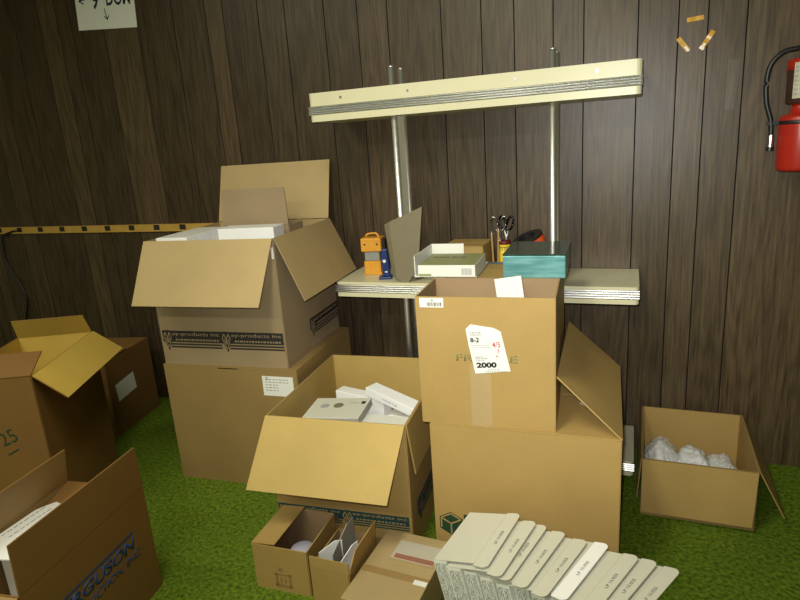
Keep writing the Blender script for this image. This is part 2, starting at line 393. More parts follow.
# ------------------------------------------------------------------ shelving rack
def rack():
    root = empty('shelving_rack', (-.65, 2.69, 0), 0, 'cream and chrome shelving rack with three shelves against the panelled wall', 'shelf')
    P = Matrix.Translation((.65, -2.69, 0))
    y0, y1 = 2.515, 2.862
    def shelf(xa, xb, zt, zc, zw, zb, curve=.02):
        bm = bmesh.new()
        def outline(ins, yf):
            pts = [Vector((xa+ins, y1, 0)), Vector((xa+ins, yf+curve, 0))]
            for k in range(1, 6):
                an = R(180+90*k/5); pts.append(Vector((xa+ins+curve+curve*math.cos(an), yf+curve+curve*math.sin(an), 0)))
            for k in range(0, 6):
                an = R(270+90*k/5); pts.append(Vector((xb-ins-curve+curve*math.cos(an), yf+curve+curve*math.sin(an), 0)))
            pts.append(Vector((xb-ins, y1, 0)))
            return pts
        def slab(za, zb_, ins, yf, name, mat, par):
            b2 = bmesh.new(); quad_prism(b2, [p+Vector((0, 0, zb_)) for p in outline(ins, yf)], Vector((0, 0, za-zb_)))
            b2.transform(P); return finish(name, b2, mat, par)
        bm.free()
        return slab
    def one(xa, xb, zt, zc, zw, zb):
        slab = shelf(xa, xb, zt, zc, zw, zb)
        top = slab(zt, zc, 0, y0, 'shelf', CREAM, root)
        # ribbed chrome moulding between the two cream edges
        b2 = bmesh.new(); n = 4; hh = (zc-zw)/n
        for k in range(n):
            za = zc-k*hh; prof = [(.004, 0), (-.001, -.18), (-.0025, -.5), (-.001, -.82), (.004, -1)]
            rows = [[b2.verts.new(p) for p in ((xa+i_, y1-.01, za+q*hh), (xa+i_, y0+i_, za+q*hh), (xb-i_, y0+i_, za+q*hh), (xb-i_, y1-.01, za+q*hh))] for i_, q in prof]
            for a, b in zip(rows, rows[1:]):
                for m in range(3): b2.faces.new((a[m], b[m], b[m+1], a[m+1]))
            b2.faces.new([r[0] for r in rows]+[rows[-1][3]]+[r[3] for r in rows[::-1]][1:])
        bmesh.ops.recalc_face_normals(b2, faces=list(b2.faces))
        b2.transform(P); finish('edge_trim', b2, CHROME, top)
        slab(zw, zb, 0, y0, 'lower_edge', CREAM, top)
        return top
    up = one(-1.372, .031, 1.785, 1.728, 1.690, 1.661)
    one(-1.325, .047, .915, .902, .862, .842)
    one(-1.305, .050, .128, .118, .078, .058)
    for x in (-1.209, -.893, -.438, -.129):
        bm = bmesh.new(); tube(bm, (x, y0-.002, 1.757), (x, y0+.002, 1.757), .006, 12); bm.transform(P); finish('screw', bm, STEEL, up)
    for px, top in ((-.975, 1.86), (-.297, 1.855)):
        for py in (2.55, 2.67):
            bm = bmesh.new(); tube(bm, (px, py, .0), (px, py, top), .0135, 20); tube(bm, (px, py, top), (px, py, top+.008), .0135, 20, .007)
            bm.transform(P); finish('pole', bm, BRUSHED, root, True)
        bm = bmesh.new(); box(bm, px-.006, px+.006, 2.566, 2.655, .916, 1.659); bm.transform(P)
        finish('side_panel', bm, CREAM2, root)
rack()

# ------------------------------------------------------------------ big cartons
def logo_band(c, side, x0, x1, zt, zb, ink, light, nrep=2, word='ey-products inc'):
    """printed band: dark strip, light lettering, dashes, rules below, and a diamond at the head of each repeat"""
    H = zt-zb; L = (x1-x0)/nrep
    for k in range(nrep):
        xa = x0+k*L; xb = xa+L
        hd = c.face(side, 0, 0)
        band = plate('printed_band', hd, xa, xb, zb+H*.38, zt, ink, c.root, .0005)
        for q in (.08, .23):
            plate('printed_rule', hd, xa+L*.13, xb, zb+H*q, zb+H*(q+.085), ink, band, .0005)
        D = c.face(side, 0, 0, .0012)
        text_mesh(word, D @ Matrix.Translation((xa+L*.17, zb+H*.68, 0)), light, band, width=L*.8, height=H*.25, bold=.01)
        bm = bmesh.new(); x = xa+L*.22
        i = 0
        while x < xb-.012:
            w = (.010, .007, .013, .009)[i % 4]; box(bm, x, x+w, zb+H*.47, zb+H*.56, 0, .0004); x += w+.005; i += 1
        bm.transform(D); finish('small_print', bm, light, band)
        cx, cz, rx, rz = xa+L*.085, zb+H*.52, L*.085, H*.62
        em = poly_plate('emblem', c.face(side, 0, 0, .0008), [(cx-rx, cz+rz*.2), (cx, cz-rz), (cx+rx, cz+rz*.2), (cx+rx*.55, cz+rz*.8), (cx-rx*.55, cz+rz*.8)], ink, band, .0008)
        bm = bmesh.new()
        for (ax, az, bx, bz) in ((-.78, .2, 0, -.72), (.78, .2, 0, -.72), (-.78, .2, -.42, .62), (.78, .2, .42, .62), (-.42, .62, 0, .1), (.42, .62, 0, .1), (0, .1, 0, -.3), (-.4, .15, 0, -.3), (.4, .15, 0, -.3)):
            p = Vector((cx+ax*rx, cz+az*rz, 0)); q = Vector((cx+bx*rx, cz+bz*rz, 0)); n = Vector((-(q-p).y, (q-p).x, 0)).normalized()*.0019
            quad_prism(bm, [p-n, q-n, q+n, p+n], Vector((0, 0, .0004)))
        bm.transform(c.face(side, 0, 0, .0018)); finish('emblem_lines', bm, light, band)

A1 = Carton('cardboard_box', 'closed tan cardboard box on the carpet under the tall open box', -2.060, 2.081, 3.72, .705, .633, .592, 0, K_TAN, K_TAN,
            flaps=(('l', .3, 0), ('r', .3, 0)), group=None)
A1.flap('f', .3155, 0, 0, 0, lift=.0052); A1.flap('k', .3155, 0, lift=.0052)
zA = .592+.0112
def paper_label(c, side, x, z, w, h, rot=0, lines=3, clip=0):
    M = c.face(side, x, z, .0006, rot)
    pts = [(0, 0), (w-clip, 0), (w, clip), (w, h), (0, h)] if clip else [(0, 0), (w, 0), (w, h), (0, h)]
    lb = poly_plate('paper_label', M, pts, PAPER, c.root, .0006); lb['label'] = 'white paper label'
    bm = bmesh.new()
    for k in range(lines):
        yy = h*(.82-.7*k/max(lines, 1)); x0 = w*.1; i = 0
        while x0 < w*(.85 if k < 2 else .5):
            ww = w*(.06, .11, .08)[i % 3]; box(bm, x0, x0+ww, yy, yy+h*.045, 0, .0003); x0 += ww+w*.03; i += 1
    bm.transform(c.face(side, x, z, .0014, rot)); finish('small_print', bm, GREYINK, lb)
    return lb
lb = paper_label(A1, 'f', .528, .475, .155, .095, 0, 5, .02)
text_mesh('Z', A1.face('f', .545, .552, .0014), INK, lb, 'lettering', height=.014)

A2 = Carton('cardboard_box', 'tall open grey-brown box with black printed band, stacked on the closed tan box', -2.052, 2.091, 4.492, .65, .615, .588, zA, K_GREY, K_GREY_IN,
            flaps=(('f', .304, 239.5, 0, 0, .006, .015), ('r', .297, 246, 0, 0, -.012, -.008), ('k', .306, 107, 0, 0, .006, 0)))
logo_band(A2, 'f', .012, .642, .166, .076, INK, K_GREY)
logo_band(A2, 'r', .26, .615, .150, .062, INK, K_GREY, 1)
bm = bmesh.new(); box(bm, .27, .56, .012, .03, 0, .0006); bm.transform(A2.face('r', 0, 0)); finish('clear_tape', bm, MATS['clear_tape'], A2.root)
plate('sticker', A2.face('f', .635, .50), 0, .011, 0, .05, PAPER, A2.root)

B = Carton('cardboard_box', 'wide open yellow-brown box full of white catalogues, long front flap folded down', -1.302, 1.785, 4.237, .567, .680, .556, 0, K_YEL, K_YEL_IN,
           flaps=(('f', .284, 226.5, 0, 0, -.002, .022), ('r', .215, 266, .0, .02, .03, .05)))
logo_band(B, 'f', .004, .556, .172, .105, TEALINK, K_YEL)
logo_band(B, 'r', .08, .62, .19, .09, TEALINK, K_BRN, 1)
C = Carton('cardboard_box', 'large brown box on the carpet with raised right flap, under the tall labelled box', -.643, 1.825, 1.665, .643, .648, .575, 0, K_YEL, K_YEL_IN,
           flaps=(('r', .285, 43.5, 0, 0, .022, .017),))
C.flap('f', .322, 0, .003, .003); C.flap('k', .322, 0, .003, .003)
def hex_logo():
    M = C.face('f', 0, 0)
    cx, cz = .062, .178
    pts = [(cx+.050*math.cos(R(a))*1.0, cz+.048*math.sin(R(a))) for a in (30, 90, 150, 210, 270, 330)]
    e = poly_plate('emblem', M, pts, GREENINK, C.root, .0006); e['label'] = 'dark green box-shaped emblem'
    bm = bmesh.new()
    for (p, q) in (((cx, cz), (cx, cz-.042)), ((cx, cz), (cx-.037, cz+.021)), ((cx, cz), (cx+.037, cz+.021)), ((cx-.037, cz+.021), (cx, cz+.042)), ((cx, cz+.042), (cx+.037, cz+.021)), ((cx-.037, cz-.02), (cx-.037, cz+.021))):
        p = Vector((*p, 0)); q = Vector((*q, 0)); n = Vector((-(q-p).y, (q-p).x, 0)).normalized()*.0025
        quad_prism(bm, [p-n, q-n, q+n, p+n], Vector((0, 0, .0004)))
    bm.transform(C.face('f', 0, 0, .0014)); finish('emblem_lines', bm, K_YEL, e)
    plate('printed_band', M, cx+.048, cx+.19, cz-.012, cz+.045, GREENINK, C.root, .0005)
    text_mesh('YOUR', C.face('f', cx+.054, cz+.008, .0014), K_YEL, C.root, width=.11, height=.026)
hex_logo()
bm = bmesh.new(); lathe(bm, [(.016, 0), (.016, .0006)], 20, Matrix.Translation((.195, -.07, C.h-C.h+.575+.0062))); finish('round_sticker', bm, WHITE, C.root)
zC = .575+.0058
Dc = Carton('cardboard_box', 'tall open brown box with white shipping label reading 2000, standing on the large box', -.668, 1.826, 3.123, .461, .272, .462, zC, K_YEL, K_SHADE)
def d_labels():
    c = Dc
    lb = plate('paper_label', c.face('f', .016, .425), 0, .082, 0, .033, PAPER, c.root, .0006, 'small white barcode label')
    bm = bmesh.new(); x = .025; i = 0
    while x < .075:
        w = (.0015, .003, .002, .0012, .0025)[i % 5]; box(bm, x, x+w, .004, .018, 0, .0003); x += w+.0022; i += 1
    bm.transform(c.face('f', .016, .425, .0014)); finish('barcode', bm, INK, lb)
    text_mesh('85', c.face('f', .055, .446, .0014), INK, lb, height=.007)
    text_mesh('FRAGILE', c.face('f', .134, .238), GREENFADE, c.root, 'stencil', width=.205, height=.026, bold=.01)
    # clear packing tape over the front, bubbly
    plate('clear_tape', c.face('f', .180, .0, .0009), 0, .07, 0, .225, MATS['clear_tape'], c.root, .0004)
    M = c.face('f', .170, .187, .0012)
    pts = [(.028, .008), (.146, .022), (.116, .160), (.092, .172), (.016, .182), (.0, .165), (.008, .11)]
    lb = poly_plate('shipping_label', M, pts, PAPER, c.root, .0006); lb['label'] = 'torn white shipping label'
    T = c.face('f', .181, .187, .0022, 4)
    def tx(b, x, y, h, m=INK, bold=.0, w=None): return text_mesh(b, T @ Matrix.Translation((x, y, 0)), m, lb, height=h, bold=bold, width=w)
    tx('2000', .024, .027, .020, INK, .05, .068)
    tx('8-2', .012, .118, .017, INK, .03, .03)
    tx('4/5', .084, .098, .020, REDINK, .01, .026); tx('3', .098, .078, .014, REDINK); tx('-', .092, .066, .003, REDINK, 0, .008)
    bm = bmesh.new()
    for (yy, xa, xb, hh) in ((.150, .012, .048, .004), (.145, .012, .052, .003), (.140, .016, .044, .003), (.106, .014, .07, .0025), (.098, .014, .075, .0025), (.064, .022, .052, .004), (.058, .024, .058, .004), (.052, .024, .05, .003), (.018, .062, .10, .003), (.012, .05, .12, .0025)):
        x = xa; i = 0
        while x < xb:
            w = (.005, .008, .004)[i % 3]; box(bm, x, min(x+w, xb+.004), yy, yy+hh, 0, .0003); x += w+.002; i += 1
    bm.transform(T); finish('small_print', bm, GREYINK, lb)
d_labels()
# card sticking up inside the open tall box
def card():
    root = empty('white_card', (-.318, 1.955, zC+.0065), 0, 'white card box corner sticking up out of the tall labelled box', 'card', rot=(R(-8), R(-8), R(3)))
    bm = bmesh.new(); box(bm, -.047, .047, -.008, .008, .0, .49); bevel(bm, .001, 1); finish('card_shell', bm, WHITE, root)
card()
# carton behind the labelled one, its flat top carries the thin boxes
M_ = Carton('cardboard_box', 'brown box hidden behind the tall labelled box, carrying the green and teal boxes', -.655, 2.125, 2.2, .425, .33, .443, zC, K_YEL, K_YEL)
M_.flap('f', .163, 0, .002, .002); M_.flap('k', .163, 0, .002, .002)
zM = zC+.443+.0058

E = Carton('cardboard_box', 'small open box of plastic bags standing alone at the right wall', .077, 2.329, -1.212, .41, .50, .254, 0, K_TAN, K_YEL,
           flaps=(('f', .226, 263.5, 0, 0, 0, .012), ('r', .205, 243, 0, 0, 0, 0), ('l', .19, 266, 0, 0, 0.01, .01)))
F1 = Carton('cardboard_box', 'dark brown closed box with white label on its side, against wall at far left', -3.254, 2.236, 11.444, .522, .444, .452, 0, K_BRN, K_BRN_IN)
F1.flap('l', .25, 0); F1.flap('r', .25, 0); F1.flap('f', .22, 2, lift=.0052); F1.flap('k', .22, 0, lift=.0052)
lbl = paper_label(F1, 'r', .065, .195, .18, .105, 5, 0)
F2 = Carton('cardboard_box', 'tall brown box at left with yellow inner flap hanging over its side', -2.239-.36*.902, 1.56-.36*.432, 25.577, .36, .607, .735, 0, K_BRN, K_BRN_IN,
            flaps=(('r', .165, 219, .0, .0, -.01, .0), ('k', .12, 60, .0, .0, .02, 0), ('f', .17, 18, 0, 0, .02, .02), ('l', .16, 250)))
text_mesh('25', F2.face('f', .19, .44, .0006, 20), GREENINK, F2.root, 'handwriting', height=.06, width=.07)
for i, p in enumerate(((.20, .40),)):
    plate('handwriting', F2.face('f', p[0], p[1], .0006, 25), 0, .05, 0, .006, GREENINK, F2.root)
Kx = Carton('cardboard_box', 'dark brown box with blue lettering on its side, nearest at lower left', -1.853, .842, 7.886, .326, .546, .416, 0, K_BRN, K_BRN_DULL,
            flaps=(('r', .159, 90, 0, 0, .006, .006), ('l', .15, 74, .0, .0, .0, .02), ('f', .15, 235, 0, 0, .01, .01), ('k', .15, 352, .006, .006, .02, .02)))
def k_text():
    c = Kx
    plate('printed_rule', c.face('r', .10, .292), 0, .350, 0, .007, BLUEINK, c.root, .0005)
    text_mesh('FERGUSON', c.face('r', .08, .238), BLUEINK, c.root, width=.37, height=.045, shear=.15, bold=.035)
    text_mesh('CONSTRUCTION, INC.', c.face('r', .05, .190), BLUEINK, c.root, width=.42, height=.034, shear=.1, bold=.01)
k_text()
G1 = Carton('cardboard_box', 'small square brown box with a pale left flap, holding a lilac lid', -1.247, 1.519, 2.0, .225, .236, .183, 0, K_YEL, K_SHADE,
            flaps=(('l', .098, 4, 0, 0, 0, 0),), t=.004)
bm = bmesh.new()
for (x0, x1, z0, z1) in ((.085, .15, .02, .03), (.085, .095, .02, .075), (.14, .15, .02, .075), (.085, .15, .068, .075), (.1, .118, .085, .10), (.122, .128, .035, .06), (.105, .111, .035, .06)):
    box(bm, x0, x1, z0, z1, 0, .0005)
bm.transform(G1.face('f', 0, 0)); finish('printed_mark', bm, K_TAN, G1.root)
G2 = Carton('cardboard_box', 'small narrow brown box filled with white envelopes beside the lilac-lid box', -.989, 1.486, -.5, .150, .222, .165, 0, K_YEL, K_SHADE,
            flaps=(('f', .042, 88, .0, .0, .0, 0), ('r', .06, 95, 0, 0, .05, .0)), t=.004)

# ------------------------------------------------------------------ flat mailer carton with pouch
def flat_box():
    root = empty('flat_carton', (-.70, 1.58, 0), R(-3.2), 'flat sealed tan carton with a clear document pouch beside the white cartons', 'box')
    w, d, h = .245, .37, .15
    bm = bmesh.new(); box(bm, -w/2, w/2, -d/2, d/2, 0, h); bevel(bm, .003, 2); finish('body', bm, K_PALE, root)
    def top(x, y, eps=.0008, rot=0): return Matrix.Translation((x, y, h+eps)) @ Matrix.Rotation(R(rot), 4, 'Z')
    plate('packing_tape', top(-.122, -.048, .0003), 0, .244, 0, .030, BROWNTAPE, root, .0004)
    plate('packing_tape', top(.075, -.055, .0009), 0, .046, 0, .022, PAPER, root, .0004, 'white strip of tape')
    po = plate('document_pouch', top(-.055, .035, .0006), 0, .168, 0, .11, K_PALE, root, .0008, 'clear plastic document pouch')
    plate('pouch_slip', top(-.048, .042, .0016), 0, .154, 0, .096, plain('pouch_paper', (.47, .43, .34), .5), po, .0004)
    bd = plate('red_strip', top(-.038, .045, .0022), 0, .145, 0, .022, plain('brick_red_print', (.33, .065, .02), .5), po, .0004, 'orange-red printed strip')
    bm = bmesh.new(); x = .006; i = 0
    while x < .135:
        ww = (.007, .011, .005)[i % 3]; box(bm, x, x+ww, .007, .015, 0, .0003); x += ww+.003; i += 1
    bm.transform(top(-.038, .045, .0028)); finish('small_print', bm, K_BRN, bd)
    plate('pouch_film', top(-.052, .038, .0034), 0, .162, 0, .104, MATS['clear_film'], po, .0003)
flat_box()

# ------------------------------------------------------------------ row of white cartons with open shingled lids
def lid_cartons():
    TH, DP, LEAN = .045, .272, 14
    hl = .283/math.cos(R(LEAN))
    def build():
        root = empty('white_carton', (0, 0, 0))
        bm = bmesh.new(); t = .0015
        # shell: open at the top
        def quadbox(x0, x1, y0, y1, z0, z1, mi=0): box(bm, x0, x1, y0, y1, z0, z1, mi)
        quadbox(0, TH, 0, t, 0, hl, 0); quadbox(0, TH, DP-t, DP, 0, hl, 0)
        quadbox(0, t, t, DP-t, 0, hl); quadbox(TH-t, TH, t, DP-t, 0, hl); quadbox(t, TH-t, t, DP-t, 0, t)
        sh = finish('carton_shell', bm, WHITE, root)
        # printed columns on the narrow front face
        for k in range(2):
            bm = bmesh.new(); box(bm, .003+k*.021, .003+k*.021+.018, -.0008, -.0002, .02, hl-.008)
            finish('printed_panel', bm, MATS['printed'], sh)
        bm = bmesh.new(); quad_prism(bm, [Vector((.001, .002, hl+.0006)), Vector((.142, .002, hl+.0006)), Vector((.142, DP-.002, hl+.0006)), Vector((.001, DP-.002, hl+.0006))], Vector((0, 0, .0012)))
        lid = finish('lid', bm, CREAMC, root)
        # tuck flap with rounded ends, bending slightly down
        bm = bmesh.new(); pts = []
        y0, y1, x0, x1, rr = -.010, DP+.008, .1425, .190, .020
        pts = [(x0, y0+.004), (x1-rr, y0)]
        for k in range(1, 6): a = R(-90+90*k/6); pts.append((x1-rr+rr*math.cos(a), y0+rr+rr*math.sin(a)))
        for k in range(0, 6): a = R(90*k/6); pts.append((x1-rr+rr*math.cos(a), y1-rr+rr*math.sin(a)))
        pts += [(x1-rr, y1), (x0, y1-.004)]
        quad_prism(bm, [Vector((x, y, 0)) for x, y in pts], Vector((0, 0, .0012)))
        bend = Matrix.Translation((.1425, 0, hl+.0006)) @ Matrix.Rotation(R(4), 4, 'Y') @ Matrix.Translation((-.1425, 0, 0))
        bm.transform(bend); tf = finish('tuck_flap', bm, CREAMC, lid)
        M = bend @ frame((.172, .105, .0016), (0, 1, 0), y=(-1, 0, 0))
        text_mesh('LP 15.025', M, plain('number_ink', (.12, .12, .11), .7) if 'number_ink' not in MATS else MATS['number_ink'], tf, 'lettering', width=.07, height=.009)
        return root
    first = build()
    step = .0618; rowang = R(-12.6); slide = (.0, -.004, -.030, -.030, -.022, -.018, .010, .0, .0)
    labs = ['white printed carton at the left end of the row, whole cream lid exposed',
            'white printed carton second from the left in the shingled row',
            'white printed carton third from the left in the shingled row',
            'white printed carton fourth from the left in the shingled row',
            'white printed carton just left of the one with the bright white tuck flap',
            'white printed carton with the brightest white tuck flap in the row',
            'white printed carton just right of the one with the bright tuck flap',
            'white printed carton second from the right end of the row',
            'white printed carton at the right end of the row, nearest the bare carpet']
    def copy_tree(o, parent=None):
        c = o.copy(); COL.objects.link(c)
        if parent: c.parent = parent
        for ch in list(o.children): copy_tree(ch, c)
        return c
    bases = [first]+[copy_tree(first) for _ in range(8)]
    for i, o in enumerate(bases):
        x = -.541+hl*math.sin(R(LEAN))+i*step*math.cos(rowang); y = 1.474+i*step*math.sin(rowang)+(.006, -.004, .003, 0, -.006, .01, -.004, .002, .0)[i]
        ang = -10.5-2.1*i
        x += DP*(math.sin(R(10.5))-math.sin(R(-ang))); y += DP*(math.cos(R(10.5))-math.cos(R(ang)))
        o.matrix_world = Matrix.Translation((x, y, .001)) @ Matrix.Rotation(R(ang), 4, 'Z') @ Matrix.Rotation(R(-LEAN), 4, 'Y')
        for ch in o.children:
            if ch.name.startswith('lid'): ch.location.x = slide[i]
        tag(o, labs[i], 'carton', 'white cartons with open lids in a row')
        if i == 5:
            for ch in o.children_recursive:
                if ch.name.startswith('tuck_flap'):
                    ch.data = ch.data.copy(); ch.data.materials.clear(); ch.data.materials.append(BRIGHT); ch['label'] = 'bright white tuck flap'
        if i in (4, 6):
            lid = [ch for ch in o.children if ch.name.startswith('lid')][0]
            bm = bmesh.new(); box(bm, .055, .10, DP-.075, DP-.008, hl+.0022, hl+.0034); finish('dust_tab', bm, CREAMC, lid)
lid_cartons()

# ------------------------------------------------------------------ things inside the boxes
def white_box(label, loc, size, rz=0, rot=None, top=None, group='white boxes in the wide open box', side=None):
    return solid_box('white_box', label, loc, size, [side or BRIGHT, top or BRIGHT], R(rz), rot, 'box', group)
# inside the tall printed box
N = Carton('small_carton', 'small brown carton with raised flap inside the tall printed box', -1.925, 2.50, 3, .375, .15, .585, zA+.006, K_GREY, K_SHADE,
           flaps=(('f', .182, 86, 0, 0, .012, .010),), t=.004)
gA = 'white boxes in the tall printed box'
white_box('bright white box lying in front of the raised inner flap', (-1.69, 2.405, zA+.006), (.285, .12, .598), 8, None, None, gA)
white_box('pale white box at the left rim of the tall printed box', (-1.948, 2.30, zA+.006), (.165, .33, .590), 4.5, None, WHITE, gA)
# catalogues in the wide open box
def b_contents():
    g = 'white boxes in the wide open box'
    zb = .0065
    white_box('white catalogue box at the front right corner of the wide box', (-.885, 2.00, zb), (.225, .16, .452), 3, None, WHITE, g)
    white_box('white box standing at the back left of the wide box', (-1.11, 2.265, zb), (.27, .06, .452), -13, None, None, g)
    white_box('white box standing at the back right of the wide box', (-.87, 2.25, zb), (.17, .14, .40), 0, None, WHITE, g)
    white_box('white box wedged low at the front left of the wide box', (-1.125, 2.00, zb), (.24, .20, .446), 3, None, WHITE, g)
    # printed catalogue lying on top
    r = solid_box('catalogue', 'thick catalogue with printed cover on top of the white boxes', (-1.125, 2.045, .4545), (.25, .185, .032), [GREYCARD, PAPER], 0, (R(2), R(-3), R(6)), 'book')
    cv = plate('cover', Matrix.Translation((-.12, -.088, .0324)), 0, .24, 0, .176, CREAMC, r, .0006)
    bm = bmesh.new(); lathe(bm, [(.02, 0), (.02, .0005)], 20, Matrix.Translation((-.06, .015  , .0332))); finish('cover_print', bm, GREYINK, cv)
    bm = bmesh.new(); lathe(bm, [(.022, 0), (.022, .0005)], 20, Matrix.Translation((-.0, .02  , .0332))); finish('cover_print', bm, TAUPE, cv)
    plate('cover_print', Matrix.Translation((.095, .035  , .0332)), 0, .018, 0, .022, INK, cv, .0004)
    plate('cover_print', Matrix.Translation((.045, .04  , .0332)), 0, .04, 0, .005, GREYINK, cv, .0004)
    # long narrow box leaning across the back right
    r = white_box('long narrow white box leaning across the pile toward the right rim', (-.925, 2.20, .452), (.30, .07, .040), 0, (R(0), R(6), R(-22)), None, g)
    text_mesh('catalog', frame((-.05, -.0354, .014), (1, 0, 0), y=(0, 0, 1)), GREYINK, r, width=.09, height=.012)
b_contents()
# bags in the right-hand box
def bag(loc, size, seed, label):
    bm = bmesh.new(); bmesh.ops.create_icosphere(bm, subdivisions=5, radius=1)
    for v in bm.verts:
        p = v.co.copy()
        n1 = noise.noise(p*1.6+Vector((seed, 0, 0))); n2 = abs(noise.noise(p*4.2+Vector((0, seed, 0)))); n3 = abs(noise.noise(p*9+Vector((0, 0, seed))))
        k = 1+.16*n1-.14*n2-.09*n3
        v.co = Vector((max(-1, min(1, p.x*k*1.1))*size[0], max(-1, min(1, p.y*k*1.1))*size[1], (max(-.8, p.z)*k)*size[2]))
    zmin = min(v.co.z for v in bm.verts)
    for v in bm.verts: v.co.z -= zmin
    o = finish('plastic_bag', bm, MATS['bag'], None, True); o.location = loc
    tag(o, label, 'bag', 'plastic bags in the small open box')
    return o
bag((.165, 2.56, .0065), (.076, .18, .102), 1.3, 'crumpled white plastic bag at the left of the small open box')
bag((.285, 2.535, .0065), (.070, .15, .104), 5.1, 'crumpled white plastic bag in the middle of the small open box')
bag((.40, 2.55, .0065), (.064, .17, .084), 9.7, 'crumpled white plastic bag at the right of the small open box')
# papers in the blue-lettered box
def papers():
    root = empty('paper_stack', (-1.765, 1.185, .0065), R(6), 'stack of white papers in the blue-lettered box', 'paper')
    bm = bmesh.new()
    box(bm, -.085, .085, -.135, .135, 0, .385); finish('lower_sheets', bm, PAPER, root)
    bm = bmesh.new(); q = [(-.118, -.13), (-.122, .05), (-.085, .125), (.10, .11), (.12, -.17), (-.03, -.20)]
    T = Matrix.Translation((0, 0, .392)) @ Matrix.Rotation(R(3), 4, 'Y') @ Matrix.Rotation(R(-3), 4, 'X')
    quad_prism(bm, [Vector((x, y, 0)) for x, y in q], Vector((0, 0, .004))); bm.transform(T); top = finish('top_sheet', bm, BRIGHT, root)
    bm = bmesh.new()
    for k in range(6):
        xx = -.105+k*.028; y = -.10; i = 0
        while y < .07:
            w = (.012, .02, .016)[i % 3]; box(bm, xx, xx+.004, y, y+w, .0043, .0046); y += w+.006; i += 1
    bm.transform(T); finish('small_print', bm, GREYINK, top)
papers()
# lilac lid in the small square box
def lilac():
    bm = bmesh.new(); lathe(bm, [(.040, 0), (.046, .004), (.046, .125), (.043, .130), (.0, .131)][:4], 32)
    o = finish('plastic_tub', bm, LILAC, None, True); o.location = (-1.085, 1.60, .005)
    tag(o, 'pale lilac plastic tub inside the small square brown box', 'tub')
lilac()
def envelopes():
    specs = [('envelope', -.955, 1.575, -52, 6, BRIGHT, .085, .215, 'broad white envelope at the left of the small narrow box'),
             ('divider_card', -.915, 1.605, 0, 0, GREYCARD, .17, .232, 'tall grey divider card standing in the small narrow box'),
             ('envelope', -.890, 1.580, -14, 2, BRIGHT, .10, .185, 'white envelope right of the grey divider in the small narrow box')]
    for kind, x, y, rz, tilt, m, wd, h, lab in specs:
        bm = bmesh.new(); pts = [Vector((0, -wd/2, 0)), Vector((0, wd/2, 0)), Vector((0, wd/2, h)), Vector((0, wd*.2, h*1.02)), Vector((0, -wd/2, h*.86))]
        quad_prism(bm, pts, Vector((.003, 0, 0)))
        o = finish(kind, bm, m); o.location = (x, y, .0055); o.rotation_euler = (0, R(tilt), R(rz))
        tag(o, lab, 'card' if kind == 'divider_card' else 'envelope', 'papers in the small narrow box')
    # crumpled white liner along the right wall, rising to a point at the back
    bm = bmesh.new(); vs = {}
    nx, nz = 16, 10
    for i in range(nx+1):
        for k in range(nz+1):
            y = -.10+.20*i/nx; top = .155+.085*(i/nx)**1.5; z = .05+(top-.05)*k/nz
            xx = -.022-.018*(1-k/nz)+.010*noise.noise(Vector((y*30, z*30, 3)))
            vs[i, k] = bm.verts.new((xx, y, z))
    fs = [bm.faces.new((vs[i, k], vs[i+1, k], vs[i+1, k+1], vs[i, k+1])) for i in range(nx) for k in range(nz)]
    bmesh.ops.recalc_face_normals(bm, faces=fs); bmesh.ops.solidify(bm, geom=fs, thickness=.001)
    o = finish('plastic_liner', bm, MATS['bag'], None, True); o.location = (-.831, 1.592, .0); o.rotation_euler = (0, 0, R(-.5))
    o.location.z = -.044
    tag(o, 'crumpled white plastic liner along the right wall of the small narrow box', 'plastic liner')
envelopes()

# ------------------------------------------------------------------ boxes on top of the hidden carton
def green_tray():
    # shallow white lid, the olive-topped box lies in it
    root = empty('white_tray', (-.667, 2.30, zM), R(3), 'shallow white open box behind and under the olive-topped box', 'tray')
    bm = bmesh.new()
    w, d = .246, .27
    box(bm, -w/2, w/2, -d/2, d/2, 0, .004)
    box(bm, -w/2, -w/2+.003, -d/2, d/2, .004, .084); box(bm, -w/2+.003, .02, d/2-.003, d/2, .004, .084)
    finish('tray_shell', bm, WHITE, root)
    bm = bmesh.new(); box(bm, -w/2-.0008, -w/2-.0002, -.12, -.09, .03, .06); finish('printed_mark', bm, INK, root)
    r = solid_box('catalogue_box', 'flat white box with olive green top and barcode, left of the teal box', (-.656, 2.262, zM+.006), (.225, .235, .046), [WHITE, OLIVE], R(3), None, 'box')
    bm = bmesh.new(); x = 0; i = 0
    while x < .038:
        ww = (.002, .0035, .0015)[i % 3]; box(bm, x, x+ww, 0, .026, 0, .0004); x += ww+.0018; i += 1
    bm.transform(frame((.06, -.1182, .008), (1, 0, 0), y=(0, 0, 1))); finish('barcode', bm, GREYINK, r)
    text_mesh('Rubber Bands', frame((-.085, .030, .0466), (1, 0, 0), y=(0, 1, 0)), INK, r, width=.13, height=.016, bold=.01)
    plate('printed_mark', frame((-.11, -.1182, .004), (1, 0, 0), y=(0, 0, 1)), 0, .05, 0, .008, OLIVE, r, .0004)
green_tray()
def teal_box():
    root = empty('teal_box', (-.327, 2.305, zM), R(2), 'shiny teal box with dark green lid on top, right of the olive-topped box', 'box')
    bm = bmesh.new(); box(bm, -.113, .113, -.135, .135, 0, .084); bevel(bm, .003, 2); finish('box_base', bm, MATS['metallic_teal'], root)
    bm = bmesh.new(); box(bm, -.1145, .1145, -.1365, .1365, .0848, .0905); bevel(bm, .002, 1); finish('lid', bm, TEALTOP, root)
teal_box()
